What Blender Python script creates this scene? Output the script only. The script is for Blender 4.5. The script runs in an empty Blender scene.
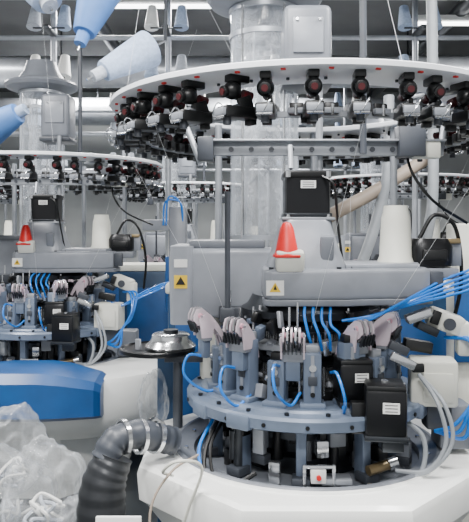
import bpy, bmesh, math, random
from mathutils import Vector, Matrix, Euler, noise
random.seed(4)
C=bpy.context
def rad(a): return math.radians(a)
# ---------------------------------------------------------------- materials
def srgb(h):
    h=h.lstrip('#'); o=[]
    for i in (0,2,4):
        c=int(h[i:i+2],16)/255
        o.append(c/12.92 if c<=.04045 else ((c+.055)/1.055)**2.4)
    return (*o,1)
MATS={}
def mat(name,hexc,rough=.45,metal=0.,var=.08,scale=9,bump=0.,alpha=1.,coat=0.,trans=0.,emit=0.,spec=.5):
    m=bpy.data.materials.new(name); m.use_nodes=True
    nt=m.node_tree; b=nt.nodes['Principled BSDF']
    tc=nt.nodes.new('ShaderNodeTexCoord'); n=nt.nodes.new('ShaderNodeTexNoise')
    n.inputs['Scale'].default_value=scale; n.inputs['Detail'].default_value=4
    nt.links.new(tc.outputs['Object'],n.inputs['Vector'])
    r=nt.nodes.new('ShaderNodeValToRGB'); c=srgb(hexc)
    r.color_ramp.elements[0].position=.3; r.color_ramp.elements[1].position=.7
    r.color_ramp.elements[0].color=(*[x*(1-var*2) for x in c[:3]],1)
    r.color_ramp.elements[1].color=(*[min(1,x*(1+var)) for x in c[:3]],1)
    nt.links.new(n.outputs['Fac'],r.inputs['Fac']); nt.links.new(r.outputs['Color'],b.inputs['Base Color'])
    b.inputs['Roughness'].default_value=rough; b.inputs['Metallic'].default_value=metal
    b.inputs['Alpha'].default_value=alpha; b.inputs['Coat Weight'].default_value=coat
    b.inputs['Transmission Weight'].default_value=trans
    b.inputs['Specular IOR Level'].default_value=spec
    if emit:
        b.inputs['Emission Color'].default_value=c; b.inputs['Emission Strength'].default_value=emit
    if bump:
        bp=nt.nodes.new('ShaderNodeBump'); bp.inputs['Strength'].default_value=bump
        bp.inputs['Distance'].default_value=.01
        nt.links.new(n.outputs['Fac'],bp.inputs['Height']); nt.links.new(bp.outputs['Normal'],b.inputs['Normal'])
    MATS[name]=m; return m
def film(name,hexc,base,edge,rough=.08,scale=20,bump=0.):
    # thin clear plastic: see-through face-on, denser and shinier at grazing angles
    m=bpy.data.materials.new(name); m.use_nodes=True; nt=m.node_tree; nt.nodes.clear()
    N=nt.nodes.new; L=nt.links.new
    out=N('ShaderNodeOutputMaterial'); mx=N('ShaderNodeMixShader'); tr=N('ShaderNodeBsdfTransparent')
    pb=N('ShaderNodeBsdfPrincipled'); pb.inputs['Base Color'].default_value=srgb(hexc); pb.inputs['Roughness'].default_value=rough; pb.inputs['Coat Weight'].default_value=1
    lw=N('ShaderNodeLayerWeight'); lw.inputs['Blend'].default_value=.45
    mr=N('ShaderNodeMapRange'); mr.inputs['To Min'].default_value=base; mr.inputs['To Max'].default_value=edge
    if bump:
        tc=N('ShaderNodeTexCoord'); n=N('ShaderNodeTexNoise'); n.inputs['Scale'].default_value=scale; n.inputs['Detail'].default_value=3
        n.inputs['Distortion'].default_value=1.5
        L(tc.outputs['Object'],n.inputs['Vector']); bp=N('ShaderNodeBump'); bp.inputs['Strength'].default_value=bump; bp.inputs['Distance'].default_value=.02
        L(n.outputs['Fac'],bp.inputs['Height']); L(bp.outputs['Normal'],pb.inputs['Normal']); L(bp.outputs['Normal'],lw.inputs['Normal'])
    L(lw.outputs['Facing'],mr.inputs['Value']); L(mr.outputs['Result'],mx.inputs['Fac'])
    L(tr.outputs[0],mx.inputs[1]); L(pb.outputs[0],mx.inputs[2]); L(mx.outputs[0],out.inputs['Surface'])
    return m
GREY=mat('grey_paint','#71757c',.36)
GREYL=mat('light_grey_paint','#868a91',.33)
GREYD=mat('dark_grey_paint','#3b3f46',.42)
PLATE=mat('plate_blue_grey','#657183',.32,.15)
WHITE=mat('white_paint','#eeefeb',.33,coat=.2,var=.02)
RINGW=mat('ring_white','#f4f6fb',.3,var=.02)
CREAM=mat('cream_paint','#d6d6cb',.4,var=.04)
BLUE=mat('blue_paint','#174b84',.36)
BLUED=mat('dark_blue_paint','#143b5e',.42)
STEEL=mat('steel','#d4d6d8',.2,.9)
STEELD=mat('dark_steel','#3f4246',.32,.8)
ALU=mat('aluminium','#a2a6ac',.34,.5)
FING=mat('finger_alloy','#d0c2ca',.33,.3)
BLACK=mat('black_plastic','#08090a',.38)
BLACKM=mat('black_motor','#0e0f12',.33,.3)
RED=mat('red_plastic','#d4211f',.42)
DRED=mat('dark_red_knob','#4f161b',.35)
HOSE=mat('blue_hose','#0b74d2',.3,coat=.3)
HOSEG=mat('grey_hose','#90959a',.4)
TAN=mat('tan_hose','#94877a',.6)
BRASS=mat('brass','#8d7c5c',.35,.6)
YELL=mat('yellow_label','#e6bf2a',.5)
LAB=mat('label_white','#e2e2de',.5,var=.02)
PINK=mat('pink_ceramic','#d8a0b0',.4)
YARN=mat('yarn_white','#e6e8ea',.8)
YBLUE=mat('yarn_pale_blue','#a6b8d4',.8,bump=.4,scale=60)
YGREY=mat('yarn_pale_grey','#b4bac4',.8,bump=.4,scale=60)
PBLUE=mat('paper_cone_blue','#4f7cbb',.6)
CLEAR=film('clear_acrylic','#dfe7f0',.03,.75,.05)
FILM=film('fabric_film','#e6eaf0',.12,.8,.25,14,1.)
BAG=film('plastic_bag','#d9dde1',.03,.55,.10,6,.8)
DUCT=mat('dark_duct','#2e3033',.38,.3,bump=.2)
WALLM=mat('wall_plaster','#9ea1a1',.8,scale=2)
CEILM=mat('ceiling_panel','#5c5d5e',.8,scale=2)
FLOORM=mat('floor_epoxy','#44484a',.3,scale=3)
LAMPM=mat('lamp_glow','#ffffff',.5,emit=9.)
# ---------------------------------------------------------------- mesh builder
class MB:
    def __init__(s): s.bm=bmesh.new(); s.mats=[]
    def mi(s,m):
        if m not in s.mats: s.mats.append(m)
        return s.mats.index(m)
    def merge(s,t,m,M=None):
        i=s.mi(m)
        if M is not None: bmesh.ops.transform(t,matrix=M,verts=t.verts)
        for f in t.faces: f.material_index=i
        me=bpy.data.meshes.new('tmp'); t.to_mesh(me); t.free()
        s.bm.from_mesh(me); bpy.data.meshes.remove(me)
    def box(s,c,sz,m,rot=(0,0,0),bev=.004,seg=2):
        t=bmesh.new(); bmesh.ops.create_cube(t,size=1)
        for v in t.verts: v.co=Vector((v.co.x*sz[0],v.co.y*sz[1],v.co.z*sz[2]))
        bev=min(bev,min(sz)*.45)
        if bev>0: bmesh.ops.bevel(t,geom=t.edges[:],offset=bev,segments=seg,affect='EDGES',profile=.5)
        s.merge(t,m,Matrix.Translation(c)@Euler([rad(a) for a in rot]).to_matrix().to_4x4())
    def cyl(s,p1,p2,r,m,r2=None,seg=20,bev=0):
        p1=Vector(p1);p2=Vector(p2);d=p2-p1
        t=bmesh.new(); bmesh.ops.create_cone(t,cap_ends=True,segments=seg,radius1=r,radius2=r if r2 is None else r2,depth=d.length)
        if bev:
            es=[e for e in t.edges if abs(e.verts[0].co.z-e.verts[1].co.z)<1e-6]
            bmesh.ops.bevel(t,geom=es,offset=bev,segments=2,affect='EDGES',profile=.5)
        q=Vector((0,0,1)).rotation_difference(d.normalized()).to_matrix().to_4x4()
        s.merge(t,m,Matrix.Translation((p1+p2)/2)@q)
    def sph(s,c,r,m,sc=(1,1,1),seg=16):
        t=bmesh.new(); bmesh.ops.create_uvsphere(t,u_segments=seg,v_segments=seg//2+2,radius=r)
        s.merge(t,m,Matrix.Translation(c)@Matrix.Diagonal((*sc,1)))
    def rings(s,rs,m,M=None,closed=True,cap0=False,cap1=False):
        t=bmesh.new(); V=[[t.verts.new(p) for p in r] for r in rs]; n=len(rs[0])
        for a,b in zip(V,V[1:]):
            for i in range(n if closed else n-1):
                j=(i+1)%n
                try: t.faces.new((a[i],a[j],b[j],b[i]))
                except ValueError: pass
        if cap0: t.faces.new(list(reversed(V[0])))
        if cap1: t.faces.new(V[-1])
        bmesh.ops.remove_doubles(t,verts=t.verts,dist=1e-6)
        bmesh.ops.recalc_face_normals(t,faces=t.faces)
        s.merge(t,m,M)
    def lathe(s,prof,c,m,seg=64,M=None,a0=0,a1=360):
        full=(a1-a0)>=360; n=seg if full else seg+1
        rs=[[(c[0]+r*math.cos(rad(a0+(a1-a0)*i/seg)),c[1]+r*math.sin(rad(a0+(a1-a0)*i/seg)),c[2]+z) for i in range(n)] for r,z in [(max(p[0],1e-7),p[1]) for p in prof]]
        s.rings(rs,m,M,closed=full)
    def sup(s,prof,c,m,p=4,seg=40,cap0=True,cap1=True):
        rs=[]
        for q in prof:
            hx,hy,z=q[:3]; ox,oy=(q[3],q[4]) if len(q)>3 else (0,0)
            r=[]
            for i in range(seg):
                a=2*math.pi*i/seg; ca,sa=math.cos(a),math.sin(a)
                k=(abs(ca)**p+abs(sa)**p)**(-1/p)
                r.append((c[0]+ox+hx*k*ca,c[1]+oy+hy*k*sa,c[2]+z))
            rs.append(r)
        s.rings(rs,m,cap0=cap0,cap1=cap1)
    def prism(s,pts,z0,z1,m,bev=.01,M=None):
        t=bmesh.new(); a=[t.verts.new((x,y,z0)) for x,y in pts]; b=[t.verts.new((x,y,z1)) for x,y in pts]
        n=len(pts)
        t.faces.new(list(reversed(a))); top=t.faces.new(b)
        for i in range(n): t.faces.new((a[i],a[(i+1)%n],b[(i+1)%n],b[i]))
        bmesh.ops.recalc_face_normals(t,faces=t.faces)
        if bev: bmesh.ops.bevel(t,geom=[e for e in t.edges if abs(e.verts[0].co.z-e.verts[1].co.z)<1e-6],offset=bev,segments=3,affect='EDGES',profile=.5)
        s.merge(t,m,M)
    def tube(s,pts,r,m,seg=8,sub=8,rf=None,smooth=True):
        P=[Vector(p) for p in pts]
        if smooth and len(P)>2:
            Q=[]; E=[P[0]*2-P[1]]+P+[P[-1]*2-P[-2]]
            for i in range(1,len(E)-2):
                for k in range(sub):
                    t=k/sub;a,b,c,d=E[i-1],E[i],E[i+1],E[i+2]
                    Q.append(.5*((2*b)+(c-a)*t+(2*a-5*b+4*c-d)*t*t+(3*b-a-3*c+d)*t**3))
            Q.append(P[-1]); P=Q
        T=[(P[min(i+1,len(P)-1)]-P[max(i-1,0)]).normalized() for i in range(len(P))]
        u=T[0].orthogonal().normalized(); rs=[]
        for i,p in enumerate(P):
            if i: u=(T[i-1].rotation_difference(T[i])@u).normalized()
            v=T[i].cross(u); rr=rf(i,len(P)) if rf else r
            rs.append([p+rr*(math.cos(2*math.pi*k/seg)*u+math.sin(2*math.pi*k/seg)*v) for k in range(seg)])
        s.rings(rs,m,cap0=True,cap1=True)
    def done(s,name,parent=None,ang=35,loc=(0,0,0)):
        me=bpy.data.meshes.new(name); s.bm.to_mesh(me); s.bm.free()
        for m in s.mats: me.materials.append(m)
        me.polygons.foreach_set('use_smooth',[True]*len(me.polygons))
        me.set_sharp_from_angle(angle=rad(ang))
        o=bpy.data.objects.new(name,me); C.collection.objects.link(o); o.parent=parent; o.location=loc
        return o
def empty(name,loc=(0,0,0)):
    e=bpy.data.objects.new(name,None); C.collection.objects.link(e); e.location=loc; e.empty_display_size=.1; return e
def pol(R,a,z=0.): return Vector((R*math.cos(rad(a)),R*math.sin(rad(a)),z))
def octr(ap,n=64):
    out=[]
    for i in range(n):
        a=360*i/n; d=((a+22.5)%45)-22.5
        out.append((ap/math.cos(rad(d)),a))
    return out
# ---------------------------------------------------------------- knitting machine
def build_machine(loc):
    root=empty('circular_knitting_machine',loc)
    b=MB()
    def oring(ap,z): return [pol(r,a,z) for r,a in octr(ap)]
    def cring(R,z): return [pol(R,360*i/64,z) for i in range(64)]
    b.rings([oring(.50,.06),oring(.52,.56),oring(.575,.64),oring(.60,.66),oring(.607,.75),oring(.60,.772),oring(.585,.782),cring(.515,.784),cring(.512,.79),cring(.50,.79)],WHITE)
    b.rings([oring(.46,0),oring(.46,.07)],GREYD)
    b.done('base_cabinet',root,25)
    b=MB()
    b.lathe([(.503,.788),(.497,.796),(.485,.796),(.475,.785),(.44,.772),(.425,.768),(.42,.745),(.39,.74),(.385,.75),(.30,.75),(.29,.742),(0,.742)],(0,0,0),GREY,96)
    for i in range(14):
        b.cyl(pol(.455,i*360/14+8,.772),pol(.455,i*360/14+8,.783),.008,STEEL,seg=10)
    b.done('drip_bowl',root)
    # underplate
    b=MB()
    b.lathe([(.25,.742),(.25,.80),(.22,.81),(.22,.86),(.26,.865),(.26,.90),(.21,.905),(.21,.95)],(0,0,0),STEELD)
    for a in range(-170,190,36):
        p=pol(.345,a,.845); b.box(p,(.05,.035,.21),PLATE,(0,0,a),.006)
        b.box(pol(.37,a,.77),(.06,.06,.03),GREYD,(0,0,a))
    rnd=random.Random(3)
    for i in range(60):
        a=rnd.uniform(-180,0); R=rnd.uniform(.24,.38)
        k=rnd.random(); m=rnd.choice([BLACK,STEEL,STEELD,GREY,BLACK,BLACKM,BLACK,ALU])
        if k<.6: b.box(pol(R,a,rnd.uniform(.78,.92)),(rnd.uniform(.02,.05),rnd.uniform(.02,.06),rnd.uniform(.03,.09)),m,(0,0,a),.004)
        else: b.cyl(pol(R,a,rnd.uniform(.77,.85)),pol(R,a,rnd.uniform(.86,.93)),rnd.uniform(.008,.02),m)
    b.box((-.0,-.405,.83),(.10,.012,.012),STEEL); b.box((-.045,-.405,.80),(.012,.014,.075),STEEL); b.box((.05,-.405,.80),(.012,.014,.075),STEEL)
    b.box((0,-.40,.80),(.05,.03,.045),LAB); b.cyl((0,-.416,.80),(0,-.425,.80),.008,RED)
    b.cyl((.17,-.36,.80),(.24,-.33,.81),.017,BRASS); b.cyl((.24,-.33,.81),(.27,-.32,.815),.022,STEEL)
    b.box((.06,-.38,.78),(.1,.06,.02),ALU)
    b.tube([(-.33,-.2,.92),(-.37,-.28,.84),(-.36,-.34,.775),(-.27,-.38,.765),(-.2,-.38,.80)],.008,BLACK)
    b.tube([(-.31,-.2,.92),(-.35,-.29,.86),(-.33,-.37,.775),(-.22,-.41,.765),(-.12,-.41,.77)],.006,BLACK)
    b.tube([(-.34,-.18,.93),(-.39,-.27,.85),(-.37,-.33,.785),(-.30,-.38,.775)],.006,HOSE)
    b.tube([(.3,-.25,.95),(.36,-.33,.9),(.34,-.37,.80),(.24,-.40,.775)],.008,HOSEG)
    b.done('drive_gear',root)
    # cam plate
    b=MB()
    b.lathe([(.19,.95),(.435,.945),(.45,.952),(.452,.985),(.445,.995),(.40,.998),(.395,1.006),(.27,1.006),(.265,1.0),(.19,1.0),(.19,.95)],(0,0,0),PLATE,96)
    for i in range(20):
        p=pol(.423,i*18+4,.998); b.cyl(p,p+Vector((0,0,.008)),.008,STEELD,seg=10)
        p=pol(.452,i*18+13,.968); b.cyl(p,pol(.456,i*18+13,.968),.007,BLACK,seg=10)
    for a in (-150,-125,-62,-30):
        b.box(pol(.435,a,.965),(.05,.09,.05),PLATE,(0,0,a),.008)
    b.done('cam_plate',root)
    # needle cylinder
    b=MB()
    b.lathe([(.165,.96),(.165,1.10),(.18,1.105),(.18,1.125),(.155,1.13),(.155,1.22),(.17,1.225),(.175,1.25),(.15,1.26),(.15,1.35)],(0,0,0),STEELD)
    for i in range(72):
        a=i*5; b.box(pol(.172,a,1.045),(.016,.004,.11),STEEL,(0,0,a),0)
        b.box(pol(.16,a,1.175),(.012,.003,.08),STEEL,(0,0,a),0)
    b.lathe([(.2,1.0),(.26,1.0),(.26,1.035),(.2,1.035)],(0,0,0),BLACK)
    b.lathe([(.18,1.16),(.235,1.16),(.24,1.165),(.24,1.185),(.18,1.19)],(0,0,0),ALU)
    b.lathe([(.15,1.27),(.24,1.275),(.245,1.30),(.22,1.315),(.2,1.35)],(0,0,0),STEELD)
    b.done('needle_cylinder',root)
    # actuators
    b=MB()
    rnd=random.Random(9)
    angs=[-172,-152,-133,-112,-92,-70,-50,-28,-8,15,40,70,100,130,160]
    for i,a in enumerate(angs):
        R=.33
        h=.15+.03*(i%3)
        b.box(pol(R,a,1.006+h/2),(.055,.06,h),PLATE,(0,0,a),.006)
        b.box(pol(R+.028,a,1.006+h/2+.02),(.006,.012,h*.7),GREYL,(0,0,a),.001)
        b.box(pol(R+.005,a,1.012),(.08,.085,.02),PLATE,(0,0,a),.005)
        b.box(pol(R-.005,a,1.006+h+.012),(.04,.045,.026),BLACK if i%2 else ALU,(0,0,a),.004)
        b.cyl(pol(R+.028,a,1.03+h*.6),pol(R+.036,a,1.03+h*.6),.012,STEEL,seg=14)
        b.cyl(pol(R+.028,a,1.05),pol(R+.034,a,1.05),.008,BLACK,seg=12)
        b.box(pol(R+.03,a,1.05+h*.25),(.006,.03,.03),GREYD,(0,0,a),.002)
    for i in range(160):
        a=rnd.uniform(-200,20); R=rnd.uniform(.20,.31); z=rnd.uniform(1.03,1.29)
        m=rnd.choice([BLACK,STEEL,STEELD,GREYL,BLACK,ALU,BLACK,PLATE,BLACKM,FING,STEEL,BLACKM])
        k=rnd.random()
        if k<.5: b.box(pol(R,a,z),(rnd.uniform(.02,.05),rnd.uniform(.006,.03),rnd.uniform(.015,.06)),m,(rnd.uniform(-20,20),rnd.uniform(-25,25),a),.003)
        elif k<.75: b.cyl(pol(R,a,z),pol(R+.03,a+rnd.uniform(-4,4),z+rnd.uniform(-.03,.04)),rnd.uniform(.004,.012),m,seg=12)
        else:
            p=pol(R,a,z-.03); b.cyl(p,p+Vector((0,0,rnd.uniform(.05,.12))),rnd.uniform(.003,.006),STEEL,seg=8)
    b.done('cam_actuators',root)
    # yarn finger fans
    b=MB()
    def fan(c,a,n=6,s=1.):
        M0=Matrix.Translation(c)@Matrix.Rotation(rad(a),4,'Z')@Matrix.Scale(s,4)
        def T(x,y,z): return M0@Vector((x,y,z))
        for k in range(n):
            y=(k-(n-1)/2)*.0135; dz=.004*(k%2)
            m=FING if k%2==0 else STEEL
            prof=[(.045,.030),(.035,.052),(.012,.055),(-.02,.03),(-.05,-.005),(-.075,-.05),(-.082,-.09),(-.074,-.092),(-.062,-.055),(-.035,-.02),(.0,-.012),(.03,-.005),(.046,.012)]
            MM=M0@Matrix.Translation((0,y-.003,dz))@Matrix.Rotation(rad(90),4,'X')
            b.prism(prof,-.003,.003,m,0,MM)
            b.cyl(T(.022,y-.0062,.03+dz),T(.022,y+.0062,.03+dz),.009*s,BLACK if k%2 else PINK,seg=12)
            b.box(T(.04,y,-.012),(.010*s,.006*s,.04*s),STEELD,(0,20,a),.002)
        w=n*.0135/2+.004
        b.box(T(-.005,0,-.045),(.035*s,w*2*s,.035*s),GREYL,(0,0,a),.005)
        for sy in (-1,1): b.prism([(.03,.02),(.01,.035),(-.03,.0),(-.02,-.05),(.02,-.05)],-.003,.003,FING,0,M0@Matrix.Translation((0,sy*w,0))@Matrix.Rotation(rad(90),4,'X'))
        b.box(T(-.005,0,-.09),(.03*s,.05*s,.07*s),PLATE,(0,0,a),.004)
        b.cyl(T(.022,-w-.006,.03),T(.022,w+.006,.03),.004*s,STEEL,seg=10)
    fan((-.385,-.13,1.255),205,5); fan((-.255,-.28,1.24),232,5); fan((-.075,-.33,1.215),262,5)
    fan((.15,-.30,1.235),306,5); fan((.27,-.17,1.24),335,5,1.1); fan((.0,.36,1.23),90,5); fan((-.3,.2,1.23),145,5)
    b.done('yarn_fingers',root)
    # main arm and tower
    b=MB()
    arm=[(-.165,-.20),(-.14,-.225),(.12,-.225),(.20,-.20),(.40,-.175),(.44,-.14),(.455,-.06),(.45,.04),(.42,.09),(.2,.14),(.1,.17),(-.14,.17),(-.165,.14)]
    b.prism(arm,1.345,1.455,GREYL,.016)
    b.prism([(x*1.02,y*1.02) for x,y in arm],1.325,1.348,GREY,.004)
    b.prism([(.13,-.17),(.40,-.15),(.425,-.05),(.40,.05),(.13,.10)],1.45,1.472,GREYL,.008)
    b.sup([(.145,.155,1.445),(.14,.15,1.475),(.118,.135,1.53),(.10,.11,1.595),(.097,.102,1.622),(.092,.098,1.630)],(-.005,-.04,0),GREYL,5)
    b.box((-.075,-.215,1.485),(.10,.05,.075),CREAM,(14,0,0),.012)
    b.box((.06,-.178,1.52),(.05,.03,.11),GREY,(12,0,0),.01)
    for x,y in ((-.14,-.2),(.1,-.2),(.38,-.14),(.39,.03),(.15,-.16)): b.cyl((x,y,1.452),(x,y,1.462),.009,STEELD,seg=10)
    b.lathe([(.072,1.455),(.069,1.475),(.062,1.49),(.054,1.64),(.048,1.66),(.045,1.685),(.0,1.685)],(.345,-.02,0),CREAM,32)
    b.done('dial_arm',root)
    b=MB()
    b.lathe([(.050,1.498),(.050,1.506),(.042,1.512),(.024,1.60),(.014,1.618),(0,1.622)],(-.085,-.20,0),RED,28)
    b.box((-.085,-.235,1.505),(.09,.03,.01),RED,(20,0,0)); b.done('red_cone_cap',root)
    b=MB()
    b.box((0,-.04,1.634),(.195,.19,.012),ALU,bev=.004)
    b.sup([(.084,.084,1.640),(.084,.084,1.785)],(0,-.04,0),BLACKM,9)
    b.box((0,-.04,1.797),(.176,.176,.028),BLACK,bev=.008)
    b.box((0,-.04,1.648),(.176,.176,.014),STEELD,bev=.004)
    b.box((.0,-.1255,1.76),(.055,.002,.028),LAB,bev=0)
    for k in range(3): b.box((.0,-.127,1.768-k*.008),(.042,.001,.002),BLACK,bev=0)
    for sx in (-1,1):
        for sy in (-.12,.045): b.cyl((sx*.074,sy,1.640),(sx*.074,sy,1.65),.01,STEEL,seg=8)
        b.cyl((sx*.074,-.12,1.786),(sx*.074,-.12,1.808),.012,STEEL,seg=8)
    b.done('stepper_motor',root)
    # left rear housing
    b=MB()
    b.box((-.30,.14,1.385),(.40,.26,.27),GREYL,bev=.02,seg=3)
    b.sup([(.045,.12,1.23),(.05,.125,1.45),(.045,.12,1.53)],(-.475,.10,0),GREYL,5)
    b.box((-.30,.14,1.535),(.30,.18,.035),GREY,bev=.01)
    b.box((-.22,.0,1.27),(.22,.05,.06),GREYD)
    b.box((-.475,-.023,1.395),(.05,.004,.05),YELL,bev=0); b.prism([(-.018,-.014),(.018,-.014),(0,.017)],0,.002,BLACK,0,Matrix.Translation((-.475,-.0255,1.398))@Matrix.Rotation(rad(90),4,'X'))
    b.box((-.475,-.024,1.465),(.05,.004,.03),LAB,bev=0)
    b.box((-.128,-.2265,1.39),(.062,.003,.052),LAB,bev=0)
    b.prism([(-.02,-.016),(.02,-.016),(0,.018)],0,.002,YELL,0,Matrix.Translation((-.128,-.228,1.392))@Matrix.Rotation(rad(90),4,'X'))
    b.prism([(-.006,-.008),(.006,-.008),(0,.010)],0,.001,BLACK,0,Matrix.Translation((-.128,-.2305,1.392))@Matrix.Rotation(rad(90),4,'X'))
    b.cyl((-.295,-.18,1.29),(-.295,-.18,1.73),.010,GREYD); b.box((-.295,-.18,1.29),(.05,.04,.05),GREYD)
    b.done('take_down_housing',root)
    b=MB()
    b.cyl((-.36,.12,1.0),(-.36,.12,1.26),.05,CREAM,seg=24); b.cyl((-.22,.22,1.0),(-.22,.22,1.26),.07,GREY,seg=24)
    b.cyl((.05,.05,1.0),(.05,.05,1.33),.10,GREYD,seg=24); b.cyl((.3,.1,1.0),(.3,.1,1.34),.04,ALU,seg=24)
    b.done('support_columns',root)
    # acrylic suction tube
    b=MB()
    b.lathe([(.148,1.55),(.148,2.54)],(-.14,.32,0),CLEAR,48)
    b.lathe([(.06,1.5),(.06,1.95),(.085,2.0),(.085,2.45)],(-.11,.30,0),CLEAR,32)
    for z in (1.56,1.93,2.42,2.53): b.lathe([(.142,z-.010),(.154,z-.010),(.154,z+.010),(.142,z+.010),(.142,z-.010)],(-.14,.32,0),ALU,48)
    for a in (-130,-60,20,120): b.cyl(pol(.15,a,1.56)+Vector((-.14,.32,0)),pol(.15,a,2.53)+Vector((-.14,.32,0)),.006,STEEL,seg=8)
    b.done('acrylic_tube',root)
    b=MB(); rs=[]
    for k in range(28):
        z=1.56+k*.036
        rs.append([(-.15+(.085+.03*noise.noise(Vector((math.cos(t)*1.6,math.sin(t)*1.6,z*5))))*math.cos(t),.32+(.085+.03*noise.noise(Vector((math.cos(t)*1.6+9,math.sin(t)*1.6,z*5))))*math.sin(t),z) for t in [2*math.pi*i/32 for i in range(32)]])
    b.rings(rs,FILM); b.done('fabric_tube',root)
    b=MB()
    b.lathe([(.0,2.545),(.17,2.545),(.235,2.565),(.25,2.585),(.24,2.60),(.16,2.63),(.12,2.69),(.10,2.75),(0,2.75)],(-.14,.32,0),GREY,48)
    b.box((.02,.16,2.34),(.19,.2,.29),GREY,bev=.025,seg=3); b.box((.02,.16,2.185),(.20,.21,.03),GREYD,bev=.006)
    b.box((.02,.055,2.36),(.12,.01,.14),GREYL)
    for sx in (-1,1): b.cyl((.02+sx*.045,.049,2.42),(.02+sx*.045,.043,2.42),.006,STEEL,seg=8)
    b.done('suction_head',root)
    # frame beam and posts
    b=MB()
    b.box((.06,.0,1.905),(.94,.035,.055),ALU,bev=.004)
    b.box((.06,-.02,1.932),(.94,.06,.008),ALU,bev=.002)
    for k in range(12): b.cyl((-.36+k*.077,-.019,1.90),(-.36+k*.077,-.024,1.90),.010,GREYD,seg=12)
    b.box((.40,-.02,1.93),(.10,.08,.12),GREYD); b.box((.46,-.02,1.90),(.10,.05,.07),CREAM)
    b.box((-.38,-.02,1.90),(.06,.07,.09),GREYD)
    b.cyl((.06,.03,1.80),(.06,.03,2.2),.014,ALU); b.cyl((.215,-.05,1.88),(.215,-.05,2.75),.013,GREYD)
    b.cyl((-.34,.35,1.5),(-.34,.35,2.05),.016,ALU); b.cyl((.43,.36,1.4),(.43,.36,2.05),.016,ALU)
    b.cyl((.10,.55,1.3),(.10,.55,2.05),.016,ALU); b.cyl((-.4,.0,1.85),(-.48,.05,2.05),.012,ALU)
    b.cyl((.52,.0,1.88),(.55,.02,2.05),.012,ALU); b.cyl((-.06,-.08,1.82),(-.06,-.05,1.91),.01,ALU)
    b.done('ring_frame',root)
    b=MB()
    RZ=-.010
    b.lathe([(.51,2.052+RZ),(.728,2.052+RZ),(.735,2.056+RZ),(.735,2.070+RZ),(.728,2.074+RZ),(.51,2.074+RZ),(.506,2.07+RZ),(.506,2.056+RZ),(.51,2.052+RZ)],(0,0,0),RINGW,120)
    for a in (20,95,160,215,-45): b.box(pol(.53,a,2.035),(.16,.04,.012),ALU,(0,0,a),.002)
    N=34
    for i in range(N):
        a=i*360/N+5; b.box(pol(.715,a,2.04),(.010,.014,.006),RED,(0,0,a),.001)
        b.cyl(pol(.60,a,2.035),pol(.60,a,2.043),.005,GREYD,seg=8)
    b.done('yarn_ring',root)
    # feeders
    f=MB()
    f.box((.0,0,-.010),(.07,.032,.022),BLACK,bev=.004); f.box((.0,0,-.04),(.018,.018,.06),BLACK)
    f.cyl((.02,0,-.015),(.02,0,-.06),.009,ALU,seg=12)
    f.sph((.018,.0,-.045),.026,BLACK,(1.1,1,1)); f.cyl((.038,0,-.049),(.052,0,-.052),.017,BLACK,seg=14,bev=.002); f.cyl((.052,0,-.052),(.056,0,-.053),.010,DRED,seg=10)
    f.cyl((-.02,.0,-.05),(-.05,0,-.055),.014,DRED,seg=12)
    f.box((-.02,.012,-.08),(.05,.014,.04),BLACK,(0,20,0)); f.box((.0,0,-.108),(.11,.055,.034),BLACK,bev=.005)
    f.box((.056,0,-.11),(.02,.046,.022),GREYL,bev=.003); f.box((-.02,0,-.088),(.05,.035,.015),GREYD)
    f.cyl((.035,.0,-.124),(.035,0,-.145),.012,GREYD,seg=12); f.cyl((.064,.022,-.126),(.064,-.022,-.126),.004,STEEL,seg=8)
    f.box((-.045,0,-.13),(.02,.03,.022),BLACK); f.tube([(.05,.01,-.10),(.08,.018,-.09),(.085,.0,-.12),(.06,-.01,-.13)],.002,STEEL,seg=5)
    fo=f.done('yarn_feeder_1',root)
    for i in range(N):
        a=i*360/N+2+random.uniform(-2,2)
        o=fo if i==0 else bpy.data.objects.new('yarn_feeder_%d'%(i+1),fo.data)
        if i: C.collection.objects.link(o); o.parent=root
        o.location=pol(.665,a,2.042); o.rotation_euler=(0,0,rad(a+random.uniform(-35,35)))
    # stop motion sensor ring
    b=MB(); rnd=random.Random(8)
    b.lathe([(.595,1.925),(.615,1.925),(.615,1.94),(.595,1.94),(.595,1.925)],(0,0,0),ALU,72)
    for i in range(48):
        a=i*360/48+rnd.uniform(-1,1)
        b.box(pol(.60,a,1.945),(.06,.042,.036),BLACK,(0,0,a),.004); b.box(pol(.635,a,1.938),(.02,.05,.016),GREYL,(0,0,a),.003)
        b.cyl(pol(.645,a,1.925),pol(.645,a,1.955),.005,STEEL,seg=8)
        if i%2: b.cyl(pol(.615,a+2,1.93),pol(.615,a+2,1.905),.010,BLACK,seg=10)
    b.done('stop_motion_ring',root)
    # yarn strands
    b=MB(); rnd=random.Random(5)
    for i in range(N):
        a=i*360/N+2; p=pol(.72,a,1.92); q=pol(rnd.uniform(.22,.34),a+rnd.uniform(-25,25),rnd.uniform(1.2,1.28))
        if i%5==1: b.tube([p,q],.0005,YARN,seg=4,smooth=False)
        if i%9==0: b.tube([pol(.68,a,2.07),pol(.68,a,2.07)+Vector((rnd.uniform(-.7,.3),rnd.uniform(0,.8),1.0))],.0005,YARN,seg=4,smooth=False)
    b.done('yarn_strands',root)
    # right side parts
    b=MB()
    b.sup([(.075,.075,1.455),(.08,.08,1.47),(.08,.08,1.53),(.065,.065,1.56)],(.475,.0,0),BLACKM,4)
    b.box((.475,-.085,1.50),(.09,.02,.04),BLACK); b.box((.56,-.02,1.55),(.06,.03,.02),BRASS); b.box((.57,0,1.50),(.05,.05,.09),GREY)
    b.box((.49,-.02,1.43),(.14,.16,.04),GREY); b.box((.47,-.1,1.40),(.05,.05,.08),GREYD)
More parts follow.
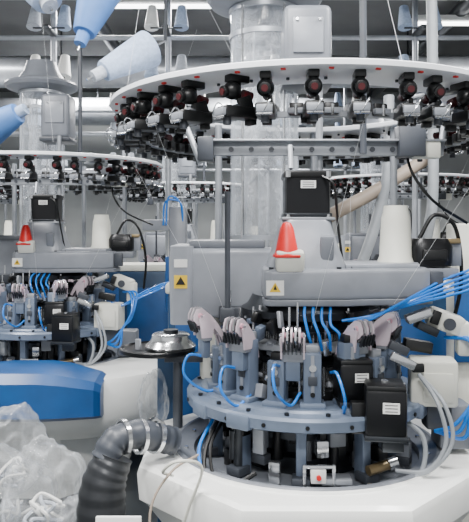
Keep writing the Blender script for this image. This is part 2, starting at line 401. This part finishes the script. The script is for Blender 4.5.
    for c,s,r in (((.215,-.40,1.015),.13,-8),((.13,-.30,1.085),.115,5)):
        x,y,z=c
        b.box((x,y,z),(s,s,s*1.15),BLACKM,(0,0,r),.012); b.box((x,y,z+s*.6),(s*.96,s*.96,.02),BLACK,(0,0,r),.006)
        b.box((x,y,z-s*.6),(s*1.04,s*1.04,.018),STEELD,(0,0,r),.004)
        Rz=Matrix.Rotation(rad(r),4,'Z'); p=Vector(c)+Rz@Vector((.015,-s/2-.001,.02)); b.box(p,(s*.4,.002,s*.26),LAB,(0,0,r),0)
        p=Vector(c)+Rz@Vector((.015,-s/2-.0025,.02))
        for k in range(3): b.box(p+Vector((0,0,.01-k*.01)),(s*.3,.001,.002),BLACK,(0,0,r),0)
        b.cyl((x,y,z+s*.62),(x,y,z+s*.72),.012,STEEL)
    b.box((.235,-.40,.92),(.07,.07,.07),STEELD); b.box((.13,-.40,.99),(.05,.04,.1),BLACK)
    b.box((.43,-.20,1.06),(.16,.12,.16),CREAM,(0,0,-10),.012); b.box((.43,-.265,1.05),(.10,.006,.1),CREAM,(0,0,-10),.003); b.box((.36,-.27,1.12),(.04,.02,.03),BLACK)
    b.box((.45,-.18,.94),(.09,.08,.10),GREYD,bev=.01); b.box((.53,-.10,.88),(.12,.12,.16),GREY,bev=.012)
    b.box((.50,-.12,1.26),(.13,.10,.07),CREAM,(0,20,-10),.015); b.box((.56,-.14,1.20),(.05,.08,.12),CREAM,(0,0,-10),.012); b.box((.42,-.16,1.24),(.08,.06,.03),STEELD,(0,25,0))
    b.cyl((.50,-.18,1.255),(.50,-.172,1.255),.022,GREYD); b.box((.45,-.175,1.28),(.03,.02,.05),BLACK,(0,20,0))
    b.box((.38,-.2,1.29),(.09,.05,.03),STEEL,(0,-20,0)); b.box((.40,-.12,1.17),(.10,.05,.04),BLACK,(0,10,0))
    b.box((.30,-.3,1.15),(.09,.02,.03),STEEL,(0,25,0)); b.box((.29,-.28,1.19),(.07,.03,.03),GREYD,(0,25,0))
    b.done('selector_motors',root)
    # hoses
    b=MB()
    for x0,y0,z0,k in ((-.37,-.13,1.13,0),(-.26,-.27,1.12,1),(-.12,-.33,1.14,2),(.05,-.34,1.12,3)):
        o=Vector((x0,y0,0)).normalized(); w=(.07,.045,.07,.04)[k]
        P=Vector((x0,y0,z0)); Q=P+o*.07+Vector((0,0,.01)); R_=P+o*.10+Vector((.015,0,-.06)); S=P+o*.05+Vector((w*.7,0,-.12)); U=P+o*.0+Vector((w,0,-.09))
        b.tube([P,Q,R_,S,U],.005,HOSE)
    for j in range(4):
        b.tube([(-.02+.03*j,-.20,1.33),(-.03+.03*j,-.27,1.30-.01*j),(-.02+.035*j,-.30,1.24),(.0+.03*j,-.27,1.18)],.005,HOSE)
    for j in range(3):
        b.tube([(.50,-.12,1.2),(.56+.02*j,-.22,1.20),(.58,-.28,1.10-.02*j),(.53,-.30,1.0),(.47+.02*j,-.30,.93-.02*j),(.42,-.26,.90)],.0065,HOSE)
    for j in range(2):
        b.tube([(.36,-.28,1.1),(.40+.02*j,-.36,1.02),(.42+.02*j,-.38,.90),(.36,-.38,.81-.005*j),(.26,-.36,.80)],.007,HOSEG)
    b.tube([(.44,.0,1.56),(.5,.0,1.65),(.58,0,1.6),(.62,.05,1.4),(.6,.1,1.2)],.008,BLACK)
    b.tube([(.4,.05,1.9),(.42,.0,1.8),(.5,.0,1.7),(.66,.1,1.62)],.006,BLACK)
    b.tube([(.05,-.13,1.79),(.09,-.15,1.75),(.11,-.12,1.6),(.13,-.1,1.47)],.005,BLACK)
    b.done('pneumatic_hoses',root)
    b=MB()
    for j in range(5):
        b.tube([(.10+.02*j,-.26,1.28),(.2,-.28-.01*j,1.30),(.34,-.25,1.335+.006*j),(.5,-.18+.02*j,1.36+.012*j),(.62,-.12,1.39+.018*j),(.9,.1,1.5+.02*j)],.005,HOSE)
    b.done('supply_hoses',root)
    # tray
    b=MB()
    b.lathe([(0,1.095),(.15,1.095),(.155,1.10),(.155,1.112),(.145,1.115),(.14,1.108),(0,1.108)],(-.585,.16,0),BLACKM,48)
    b.lathe([(0,1.11),(.10,1.112),(.105,1.12),(.10,1.126),(.085,1.14),(.08,1.15),(.078,1.165),(.07,1.17),(.0,1.172)],(-.53,.16,0),STEEL,40)
    b.cyl((-.53,.16,1.17),(-.53,.16,1.185),.03,STEELD)
    b.cyl((-.66,.13,1.11),(-.66,.13,1.15),.012,ALU); b.box((-.45,.12,1.08),(.2,.07,.03),GREYD); b.cyl((-.5,.14,.78),(-.5,.14,1.09),.02,GREYD)
    b.box((-.56,.40,.56),(.10,.10,1.12),BLUED,bev=.01)
    b.done('dial_tray',root)
    # rear cabinet
    b=MB()
    b.box((.135,.85,.65),(1.47,.30,1.26),BLUED,bev=.02); b.box((.135,.85,1.30),(1.49,.32,.05),CREAM,bev=.01)
    for x in (-.35,.12,.6): b.box((x,.695,.7),(.42,.01,.9),BLUE,bev=.004); b.cyl((x+.17,.69,.9),(x+.17,.68,.9),.02,BLACK)
    b.box((.78,.50,.81),(.10,.16,1.62),CREAM,bev=.01); b.box((.78,.40,1.2),(.14,.02,.4),BLUE,bev=.01)
    b.box((-.50,.80,1.42),(.14,.12,.2),GREYL,bev=.01); b.box((-.36,.78,1.38),(.18,.14,.12),CREAM,bev=.02)
    b.done('rear_cabinet',root)
    return root
def copy_machine(root,loc,rotz=0,skip=(),dz=0.):
    e=empty('circular_knitting_machine',loc); e.rotation_euler=(0,0,rotz)
    for o in [o for o in root.children]:
        if any(o.name.startswith(s) for s in skip): continue
        n=bpy.data.objects.new(o.name.split('.')[0],o.data); C.collection.objects.link(n)
        n.parent=e; n.location=o.location; n.rotation_euler=o.rotation_euler
        if any(o.name.startswith(s) for s in ('yarn_ring','yarn_feeder','stop_motion')): n.location.z+=dz
    return e
M1=build_machine((.27,2.5,0))
M2=copy_machine(M1,(-1.2,4.2,0),0,('supply_hoses',),dz=-.05)
b=MB()
def deck(k,z): return [( .10+k*.74*x, -.14+k*.64*y, z) for x,y in [((abs(math.cos(t))**2.6+abs(math.sin(t))**2.6)**(-1/2.6)*math.cos(t),(abs(math.cos(t))**2.6+abs(math.sin(t))**2.6)**(-1/2.6)*math.sin(t)) for t in [2*math.pi*i/64 for i in range(64)]]]
def circ(R,z): return [pol(R,360*i/64,z) for i in range(64)]
b.rings([deck(.70,.42),deck(.90,.50),deck(.985,.58),deck(1.,.66),deck(.99,.76),deck(.965,.785),deck(.93,.79),circ(.512,.79)],WHITE)
b.done('side_deck',M2,40)
b=MB()
hood=[(-.84,.60),(-.90,.63),(-.90,.80),(-.86,.845),(-.70,.865),(-.60,.86),(-.58,.84),(-.58,.60)]
rs=[]
for x,k in ((-.7,1.),(-.1,1.),(-.02,1.03),(.2,1.03),(.30,.98),(.47,.80),(.50,.70)):
    rs.append([(x,-.60+(y+.60)*k,.60+(z-.60)*k) for y,z in hood])
b.rings(rs,BLUE,cap0=True,cap1=True)
b.box((-.04,-.932,.78),(.07,.004,.03),LAB,bev=0)
b.done('front_cover',M2,22)
b=MB()
for k in range(3):
    b.tube([(.44+.01*k,-.2,1.14-.012*k),(.52,-.22,1.13),(.62,-.16,1.17+.012*k),(.74,-.08,1.22+.012*k),(.80,.3,1.24)],.006,HOSE)
for k in range(2):
    b.tube([(.70+.02*k,.36,1.62),(.72+.02*k,.32,1.78+.03*k),(.82,.32,1.78),(.84,.36,1.66-.03*k)],.006,HOSE)
b.box((.80,.42,1.0),(.12,.14,1.5),GREY,bev=.01); b.box((.70,.42,1.62),(.3,.10,.08),GREYL,bev=.01)
b.done('side_frame',M2)
M3=copy_machine(M1,(-.55,7.2,0),0,('yarn_strands','selector','pneumatic','supply'))
M4=copy_machine(M1,(1.55,6.2,0),0,('yarn_strands','supply'))
M5=copy_machine(M1,(-2.9,7.4,0),0,('yarn_strands','selector','pneumatic','supply'))
# ---------------------------------------------------------------- creel cones
def cone(name,base,tip,r1,r2,my,mp,post=None):
    b=MB(); base=Vector(base); tip=Vector(tip); d=(tip-base)
    b.cyl(base,base+d*.82,r1,my,r2,seg=40,bev=.006)
    b.cyl(base-d*.04,tip,r1*.45,mp,r2*.55,seg=24)
    b.cyl(base-d*.3,tip+d*.1,.006,STEEL,seg=8)
    if post: b.cyl(base-d*.3,post,.008,STEELD,seg=8)
    b.done(name)
cone('yarn_cone',(-.61,3.0,2.72),(-.69,2.9,2.42),.105,.05,PBLUE,PBLUE,(-.58,3.1,3.9))
cone('yarn_cone',(-.38,2.9,2.40),(-.60,2.75,2.24),.085,.045,YBLUE,YGREY,(-.30,3.0,3.9))
cone('yarn_cone',(-1.18,3.1,2.06),(-.98,3.05,2.16),.085,.05,PBLUE,YBLUE,(-1.4,3.1,3.9))
cone('yarn_cone',(-.95,3.1,2.80),(-.85,3.0,2.62),.12,.07,YBLUE,YGREY,(-.95,3.1,3.9))
b=MB()
for x in (-2.4,-1.5,-.55,.45,1.5,2.5):
    for y in (5.4,8.8):
        b.cyl((x,y,0),(x,y,3.6),.025,ALU,seg=12)
        for z in (2.4,2.8,3.2):
            b.box((x,y-.1,z),(.05,.3,.03),STEELD)
            for sx in (-1,1): b.cyl((x+sx*.12,y-.15,z+.02),(x+sx*.12,y-.1,z+.2),.06,random.choice([YBLUE,YGREY,LAB]),.035,seg=20); b.box((x+sx*.06,y-.15,z+.015),(.14,.02,.01),STEELD)
for y in (5.4,8.8):
    for z in (2.38,3.18): b.cyl((-2.6,y,z),(2.7,y,z),.02,ALU,seg=10)
b.done('yarn_creel')
b=MB()
b.tube([(.25,3.25,1.45),(.42,3.3,1.62),(.75,3.4,1.80),(1.15,3.5,2.05)],.035,TAN,seg=16)
b.tube([(.62,3.3,1.35),(.72,3.35,1.6),(.80,3.4,1.9),(.82,3.45,2.3)],.028,HOSEG,seg=16)
b.tube([(.92,3.4,1.3),(1.0,3.35,1.6),(1.04,3.4,2.0),(1.02,3.4,3.5)],.028,HOSEG,seg=16)
b.done('suction_hoses')
# ---------------------------------------------------------------- duct, bags
b=MB()
b.tube([(-.44,2.12,0.0),(-.44,2.12,.3),(-.44,2.14,.55),(-.435,2.15,.74),(-.40,2.17,.84)],.1,DUCT,seg=32,sub=14,rf=lambda i,n:(.100-.042*(i/n)**1.5)+(.003 if i%4<2 else 0))
b.tube([(-.43,2.16,.83),(-.40,2.18,.885),(-.34,2.22,.895),(-.27,2.28,.865),(-.22,2.32,.84)],.055,GREYD,seg=28,rf=lambda i,n:.047+(.003 if i%4<2 else 0))
for t in (0.,.05,.10): b.lathe([(.051,-.007),(.059,-.007),(.059,.007),(.051,.007)],(0,0,0),STEEL,32,Matrix.Translation((-.375+t,2.195+t*.8,.896-t*.25))@Matrix.Rotation(rad(90+t*200),4,'Y')@Matrix.Rotation(rad(-35),4,'X'))
b.done('exhaust_duct')
def bag(name,c,s,seed,parent=None,sub=5):
    t=bmesh.new(); bmesh.ops.create_icosphere(t,subdivisions=sub,radius=1)
    for v in t.verts:
        n=v.co.copy(); a=math.atan2(n.y,n.x)
        d=1+.22*noise.noise(n*1.2+Vector((seed,0,0)))+.10*(1-abs(noise.noise(n*2.0+Vector((0,seed,0))))*3)+.05*math.sin(a*9+seed+3*noise.noise(n*2))*(1-abs(n.z))+.04*noise.noise(n*6)
        v.co=Vector((n.x*d*s[0],n.y*d*s[1],n.z*d*s[2]))
    b=MB(); b.merge(t,BAG); o=b.done(name,parent,180,c); return o
bags=empty('plastic_waste_bags')
bag('bag_1',(-.74,2.5,.56),(.15,.16,.21),1,bags); bag('bag_2',(-.93,2.7,.68),(.13,.14,.17),5,bags); bag('bag_3',(-.60,2.52,.36),(.12,.14,.18),9,bags); bag('bag_4',(-.74,2.5,.17),(.26,.21,.14),12,bags); bag('bag_5',(-.35,2.80,.86),(.06,.07,.12),15,bags); bag('bag_6',(-.98,2.8,.4),(.2,.2,.24),21,bags)
b=MB(); rnd=random.Random(2)
for c,s in (((-.74,2.5,.50),.10),((-.61,2.52,.34),.09),((-.92,2.7,.58),.09),((-.74,2.5,.17),.15),((-.98,2.8,.36),.13)):
    for k in range(4):
        P=[Vector(c)+Vector((rnd.uniform(-1,1),rnd.uniform(-1,1),rnd.uniform(-.8,.8)))*s*.7 for _ in range(6)]
        b.tube(P,.007,YGREY if k%2 else LAB,seg=6)
b.done('yarn_waste',bags)
b=MB()
b.box((-.33,1.85,.70),(.13,.012,.16),WHITE,bev=.004); b.cyl((-.33,1.843,.72),(-.33,1.84,.72),.02,GREYD); b.box((-.33,1.9,.35),(.04,.04,.7),CREAM); b.done('white_bracket')
b=MB()
b.tube([(-.20,2.1,.80),(-.22,2.0,.85),(-.17,1.95,.90),(-.10,2.0,.86),(-.15,2.05,.7),(-.2,2.1,.5),(-.2,2.1,.02)],.005,CREAM)
b.tube([(-.12,2.15,.85),(-.2,2.05,.83),(-.26,2.0,.72),(-.23,1.98,.5),(-.22,2.0,.02)],.004,TAN); b.done('air_hose')
# ---------------------------------------------------------------- room
def room(name,c,s,m):
    b=MB(); b.box(c,s,m,bev=0); return b.done(name)
room('floor',(0,4.5,-.05),(12,14,.1),FLOORM)
room('ceiling',(0,4.5,3.95),(12,14,.1),CEILM)
room('wall_back',(0,11.05,1.95),(12,.1,3.9),WALLM)
room('wall_left',(-5.05,4.5,1.95),(.1,13,3.9),WALLM)
room('wall_right',(5.05,4.5,1.95),(.1,13,3.9),WALLM)
b=MB()
for y,z,r in ((5,3.5,.14),(7.5,3.4,.18),(9.5,3.3,.2)): b.cyl((-4.9,y,z),(4.9,y,z),r,ALU,seg=24)
for x in (-3.2,-1.4,.4,2.2): b.cyl((x,2,3.72),(x,10.9,3.72),.07,STEELD,seg=16)
for x in (-4,-2,0,2,4):
    for y in (5,7.5,9.5): b.cyl((x,y,3.5),(x,y,3.9),.01,STEELD,seg=8)
b.done('ceiling_ducts')
for i,(x,y) in enumerate(((-2.4,2.5),(1.6,2.0),(-.6,5.9),(2.4,6.4),(-3.3,6.6),(0.4,9.0),(-2.2,9.2),(0,-.6),(-.4,1.3))):
    e=empty('ceiling_light',(x,y,3.62))
    b=MB(); b.box((0,0,.03),(1.3,.16,.05),WHITE); b.cyl((-.6,0,-.01),(.6,0,-.01),.018,LAMPM,seg=12); b.cyl((-.5,0,.05),(-.5,0,.28),.008,STEELD,seg=8); b.cyl((.5,0,.05),(.5,0,.28),.008,STEELD,seg=8)
    b.done('fixture',e)
    L=bpy.data.lights.new('tube','AREA'); L.shape='RECTANGLE'; L.size=1.3; L.size_y=.3; L.energy=165; L.color=(1,.99,.98)
    o=bpy.data.objects.new('tube_light',L); C.collection.objects.link(o); o.parent=e; o.location=(0,0,-.05)
w=bpy.data.worlds.new('world'); w.use_nodes=True; C.scene.world=w
w.node_tree.nodes['Background'].inputs[0].default_value=(.96,.98,1,1); w.node_tree.nodes['Background'].inputs[1].default_value=.95
cam=bpy.data.cameras.new('camera'); co=bpy.data.objects.new('camera',cam); C.collection.objects.link(co)
co.location=(0,0,1.6); co.rotation_euler=(rad(90),0,0); cam.lens=36*650/522; cam.sensor_width=36; cam.shift_y=-33/522; cam.clip_start=.02
C.scene.camera=co
